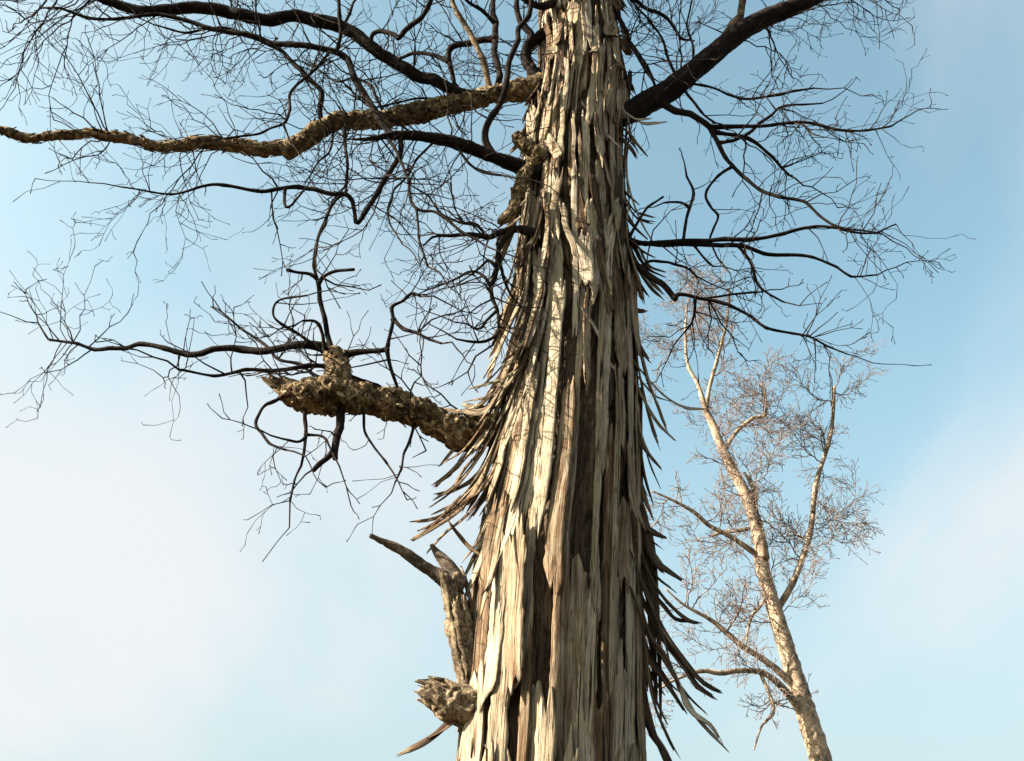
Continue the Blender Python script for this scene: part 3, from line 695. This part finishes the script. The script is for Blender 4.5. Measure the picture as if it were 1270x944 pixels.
# dead stubs low on the left flank
limb('D1', [(575, 728, 24), (558, 722, 22), (545, 714, 19), (535, 708, 15), (518, 697, 13), (500, 684, 11), (480, 674, 8), (459, 664, 6)], .08, -.08, M_STICK, scaly(.003, .012, .06, 240), 0, name='dead_stub', label='long dead stub jutting from the lower trunk')
branch('D1b', 'D1', [(572, 722, 22), (558, 704, 19), (546, 691, 13), (535, 676, 5)], .03, 0, .2, M_STICK, tip=False)
def splinter_stub(lid, pts, toward, dY, count, spread, seed, label=None, name='dead_stub', parent=None):
    """a broken stub: thick splinters of dead wood side by side, ending at different lengths"""
    P, R = trace(pts, D - toward, dY, 40); T, A, B = frames(P); g = random.Random(seed)
    mb = MB(); tube(mb, P[:36], R[:36] * .85, 30, .45, scaly(.014, .013, .06, seed))
    for k in range(count):
        a = 2 * math.pi * k / count + g.uniform(-.3, .3); e = g.randint(20, 39); b = g.randint(0, 6)
        idx = np.arange(b, e + 1); s_ = np.linspace(0, 1, len(idx)); aa = a + g.uniform(-.4, .4) * s_
        Nn = A[idx] * np.cos(aa)[:, None] + B[idx] * np.sin(aa)[:, None]
        r = R[idx] * g.uniform(.5, .9) + spread * g.uniform(-.2, 1) * s_ ** 2
        w = float(R[0]) * g.uniform(.5, 1.1)
        ribbon(mb, P[idx] + Nn * r[:, None], Nn, w * np.interp(s_, [0, .7, 1], [1, .9, g.uniform(.15, .6)]), g.uniform(.008, .018), nu=6, tone=g.gauss(.6, .2), cupR=float(R[0]), seed=seed * 10 + k, ragged=.02, jag=.4, relief=.008)
    o = mb.build(name, M_DEAD, parent or tree, BASE)
    if label: o['label'] = label
splinter_stub('D2', [(590, 862, 30), (580, 820, 36), (573, 785, 38), (566, 752, 36), (560, 724, 30), (553, 700, 20)], .07, -.02, 12, .014, 271)
splinter_stub('D3', [(600, 880, 56), (578, 876, 52), (560, 870, 48), (545, 862, 40), (530, 856, 30), (517, 850, 16)], .10, -.03, 12, .008, 281, 'short jagged broken stub on the lower trunk')
splinter_stub('M9', [(392, 490, 30), (372, 489, 28), (358, 484, 24), (345, 476, 18), (328, 466, 6)], .10, -.02, 9, .004, 291, None, 'broken_end', LIMBS['M'])
# right: the forked limb and the thin branches
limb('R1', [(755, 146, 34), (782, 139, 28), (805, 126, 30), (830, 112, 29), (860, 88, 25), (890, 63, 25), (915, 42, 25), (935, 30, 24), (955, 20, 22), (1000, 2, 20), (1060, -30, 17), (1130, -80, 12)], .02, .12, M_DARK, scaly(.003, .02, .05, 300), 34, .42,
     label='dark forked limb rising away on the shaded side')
branch('R1b', 'R1', [(900, 55, 10), (906, 38, 11), (913, 18, 10), (920, -4, 9), (930, -40, 8)], .0, 5, .3, M_PALE)
branch('R1c', 'R1', [(812, 118, 4), (806, 90, 3.5), (790, 60, 3.5), (775, 40, 3), (765, 18, 3)], .1, 10, .34)
branch('R1d', 'R1', [(838, 100, 4), (828, 72, 3.5), (820, 45, 3), (800, 20, 3), (785, 2, 2.5)], -.1, 10, .34)
branch('R1e', 'R1', [(846, 96, 3), (860, 62, 3), (852, 30, 2.5), (862, -6, 2)], .1, 6, .3)
branch('R2', 'R1', [(818, 128, 9), (835, 137, 9), (855, 147, 8), (878, 157, 8), (888, 166, 7), (896, 185, 6), (906, 202, 5), (925, 222, 5), (950, 237, 4.5), (990, 250, 4), (1040, 280, 3), (1090, 290, 2)], -.1, 16, .3)
branch('R2b', 'R2', [(880, 158, 6), (900, 157, 6), (925, 158, 5), (950, 158, 4.5), (1000, 152, 4), (1060, 162, 3), (1120, 150, 2)], -.1, 14, .3)
branch('R2c', 'R2', [(886, 164, 6), (905, 168, 5), (930, 172, 5), (952, 190, 4), (980, 215, 3)], .05, 8, .28)
branch('R2d', 'R2', [(893, 178, 5), (915, 172, 4), (930, 165, 4), (948, 148, 4), (975, 130, 3), (1020, 128, 2)], -.06, 8, .28)
branch('R2e', 'R2', [(908, 206, 4), (896, 215, 3.5), (882, 230, 3.5), (876, 244, 3.5), (882, 258, 3.5), (890, 268, 3), (884, 285, 3), (880, 300, 2.5), (895, 327, 2)], -.05, 4, .2)
branch('R2f', 'R1', [(852, 108, 3.5), (860, 125, 3.5), (872, 142, 3), (886, 152, 3)], -.05, 3, .22)
branch('R2g', 'R1', [(858, 110, 3.5), (890, 112, 3), (920, 123, 3), (952, 120, 3), (1010, 108, 2.5)], -.1, 8, .26)
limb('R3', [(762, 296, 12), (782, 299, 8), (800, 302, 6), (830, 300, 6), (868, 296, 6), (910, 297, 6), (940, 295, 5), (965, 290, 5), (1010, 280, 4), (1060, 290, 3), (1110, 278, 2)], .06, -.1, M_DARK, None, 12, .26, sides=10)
branch('R3b', 'R3', [(800, 302, 5), (830, 304, 6), (862, 302, 6), (905, 303, 6), (930, 309, 5), (955, 315, 5), (1000, 318, 4), (1050, 338, 3), (1090, 342, 2)], .1, 10, .26)
branch('R3c', 'R3', [(846, 298, 4), (850, 275, 4), (857, 256, 4), (860, 238, 3.5), (852, 220, 3)], .0, 1, .15)
branch('R3d', 'R3c', [(854, 258, 4), (846, 252, 3.5), (836, 251, 3), (824, 252, 2.5)], .0, 0, .15)
branch('R3e', 'R3b', [(916, 306, 4), (928, 325, 4), (938, 348, 3.5), (948, 360, 3), (970, 375, 2.5)], .0, 5, .24)
branch('R3f', 'R3b', [(860, 304, 3), (872, 318, 3), (884, 330, 2.5)], .0, 0, .15)
branch('R3g', 'R3', [(786, 270, 4), (796, 262, 3.5), (812, 252, 3), (824, 243, 2.5)], .0, 0, .12, tip=False)
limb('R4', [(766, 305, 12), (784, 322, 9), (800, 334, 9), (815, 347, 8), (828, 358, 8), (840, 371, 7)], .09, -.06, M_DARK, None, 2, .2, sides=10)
branch('R4b', 'R4', [(838, 369, 5), (846, 364, 5), (866, 367, 5), (888, 373, 4.5), (910, 382, 4.5), (930, 391, 4), (955, 406, 4), (1000, 418, 3), (1050, 440, 2)], .05, 14, .26)
branch('R4c', 'R4', [(803, 325, 4), (812, 319, 4), (825, 323, 3.5), (840, 328, 3.5), (852, 332, 3), (862, 342, 2.5)], .05, 5, .2)
branch('R4d', 'R4b', [(864, 368, 3.5), (862, 385, 3.5), (858, 400, 3), (850, 410, 2.5)], .05, 6, .24)
branch('R4e', 'R4b', [(870, 368, 3), (895, 366, 3), (925, 363, 3), (944, 362, 2.5)], .02, 3, .2)
# twigs beside the top of the trunk
limb('T1', [(745, 8, 9), (765, 14, 6), (775, 35, 5), (785, 60, 4.5), (800, 84, 4), (812, 100, 3)], .05, -.08, M_DARK, None, 10, .3, sides=8)
limb('T2', [(745, -20, 10), (770, -8, 7), (795, 8, 5), (815, 15, 5), (832, 32, 4), (846, 50, 3), (862, 52, 2)], .02, .12, M_DARK, None, 14, .34, sides=8)
limb('T3', [(695, -6, 14), (675, 10, 10), (655, 2, 8), (630, -15, 7), (590, -40, 6)], .12, -.2, M_DARK, None, 10, .34, sides=10)
# limbs of the crown above the picture
for k, (z, az, ln, rise) in enumerate([(6.9, -1.5, 3.2, .5), (7.3, 1.3, 3.0, .55), (7.8, -2.7, 2.6, .7), (8.3, .2, 2.6, .8), (8.9, -1.0, 2.4, .9), (9.5, 2.2, 2.2, 1.0), (10.4, -2.0, 1.8, 1.2), (11.0, 1.0, 1.6, 1.3)]):
    b0 = np.array([float(t_cx(z)), D, z]); d0 = np.array([math.sin(az), -math.cos(az), rise]); d0 /= np.linalg.norm(d0)
    pts = [b0]; dd = d0.copy()
    for j in range(6):
        dd = dd + rng.normal(size=3) * .12; dd[2] = max(dd[2], .45); dd /= np.linalg.norm(dd); pts.append(pts[-1] + dd * ln / 6)
    r0 = float(t_r(z)) * .42
    P, R = resample(pts, np.linspace(r0, .008, 7), int(ln / .03))
    mb = MB(); tube(mb, P, R, 12, .5, bumpy(.2, 400 + k)); o = mb.build('limb', M_DARK, tree, BASE)
    lid = 'U%d' % k; LIMBS[lid] = o; TW[lid] = MB(); LT[lid] = lid
    sprout(TW[lid], P, R, 22, .7, np.array([0, 0, .15]), 2, .15)
for lid, m in TW.items():
    if m.n: m.build('twigs', M_TWIG, LIMBS[lid], BASE, stuff=True)

# ------------------------------------------------------------------ the pale tree beyond, to the right
YF = 17.0
pts = [(952, 728, 21), (946, 690, 20), (936, 645, 19), (922, 608, 17), (906, 578, 15), (893, 550, 13), (882, 522, 11), (875, 508, 9), (866, 478, 6), (853, 452, 5), (850, 415, 4), (852, 380, 3)]
low = at(952, 728, YF)
base_far = np.array([low[0] + 1.1, YF, 0.0])
far = bpy.data.objects.new('bare_tree', None); COL.objects.link(far); far.location = base_far
far['label'] = 'slender pale bare tree with curved trunk standing behind the shaggy hickory'
far['category'] = 'tree'
P0 = [base_far + [.05, 0, -.1], base_far + [0, 0, .5], base_far * .55 + low * .45 + np.array([.12, 0, 0])]; W0 = [.34, .25, .2]
P1 = [at(x, y, YF + .2 * (1 - k / 11)) for k, (x, y, w) in enumerate(pts)]
W1 = [w * .42 * depth(p) / F for (x, y, w), p in zip(pts, P1)]
P, R = resample(P0 + P1, W0 + W1, 260)
mb = MB(); tube(mb, P, R, 16, .5, bumpy(.16, 500)); ft = mb.build('trunk', M_FARB, far, base_far)
reg('FT', P, R); FTW = MB()
LT['FT'] = 'FT'
def far_limb(bid, pid, pts, dY, twigs, tl=.8, mat=None):
    tl *= 1.5; Y = parent_Y(pid, *pts[0][:2])
    P, R = trace(pts, Y, dY, 40); R = np.maximum(R, .005)
    Q = BR[pid][0]; q = Q[int(np.argmin(np.linalg.norm(Q - P[0], axis=1)))]
    P = P + (q - P[0])[None] * np.clip(1 - np.linspace(0, 1, len(P)) / .5, 0, 1)[:, None]
    mb = MB(); tube(mb, P, R, 10, .5, bumpy(.18, 500 + len(BR))); mb.build('limb', mat or M_FARB, far, base_far)
    reg(bid, P, R)
    if R[-1] < .012: grow_twig(FTW, P[-1], P[-1] - P[-4], tl, R[-1] * .9, 1, np.array([0, 0, .1]), 4, .5, .0038)
    sprout(FTW, P, R, max(1, int(twigs * .5)), tl, np.array([-.05, 0, .25]), 2, .1, .013, 4, .0038)
far_limb('F1', 'FT', [(877, 510, 6), (880, 485, 5), (886, 460, 4.5), (895, 425, 4), (901, 400, 3.5), (905, 360, 3)], -.4, 18)
far_limb('F2', 'FT', [(900, 562, 6), (908, 545, 5), (918, 532, 5), (935, 518, 4.5), (948, 516, 4), (950, 495, 3), (945, 475, 2.5)], -.3, 16)
far_limb('F3', 'FT', [(944, 692, 8), (925, 678, 7), (905, 665, 6), (880, 652, 5.5), (862, 636, 5), (845, 626, 4), (825, 616, 3), (808, 609, 2)], -.5, 16, .7)
far_limb('F4', 'FT', [(934, 640, 8), (936, 612, 8), (930, 596, 6), (923, 586, 3)], .1, 1, .4)
far_limb('F5', 'FT', [(985, 860, 12), (965, 838, 9), (945, 820, 8), (920, 802, 7), (898, 782, 6.5), (880, 768, 5), (862, 758, 4), (845, 748, 3), (825, 730, 2)], -.6, 18, .7)
far_limb('F6', 'FT', [(990, 900, 12), (968, 862, 9), (952, 843, 8), (938, 834, 7), (915, 832, 7), (893, 835, 6.5), (872, 832, 6), (850, 838, 4), (828, 848, 3), (815, 858, 2)], -.8, 20, .7)
far_limb('F7', 'FT', [(950, 712, 6), (951, 735, 5), (943, 752, 4), (932, 765, 4), (927, 785, 3), (926, 800, 2)], -.2, 5, .5)
far_limb('F8', 'FT', [(938, 655, 5), (918, 658, 5), (898, 660, 4.5), (884, 664, 4)], .3, 8, .6)
far_limb('F9', 'FT', [(962, 760, 9), (985, 720, 8), (1005, 660, 7), (1012, 600, 6), (1030, 540, 5), (1035, 480, 4)], .3, 26, .9)
far_limb('F12', 'F6', [(945, 836, 5), (960, 880, 4), (945, 900, 3), (935, 930, 2)], -.2, 8, .5)
sprout(FTW, P[90:], R[90:], 20, 1.3, np.array([0, 0, .25]), 2, .1, .013, 4, .0038)
FTW.build('twigs', M_FART, ft, base_far, stuff=True)
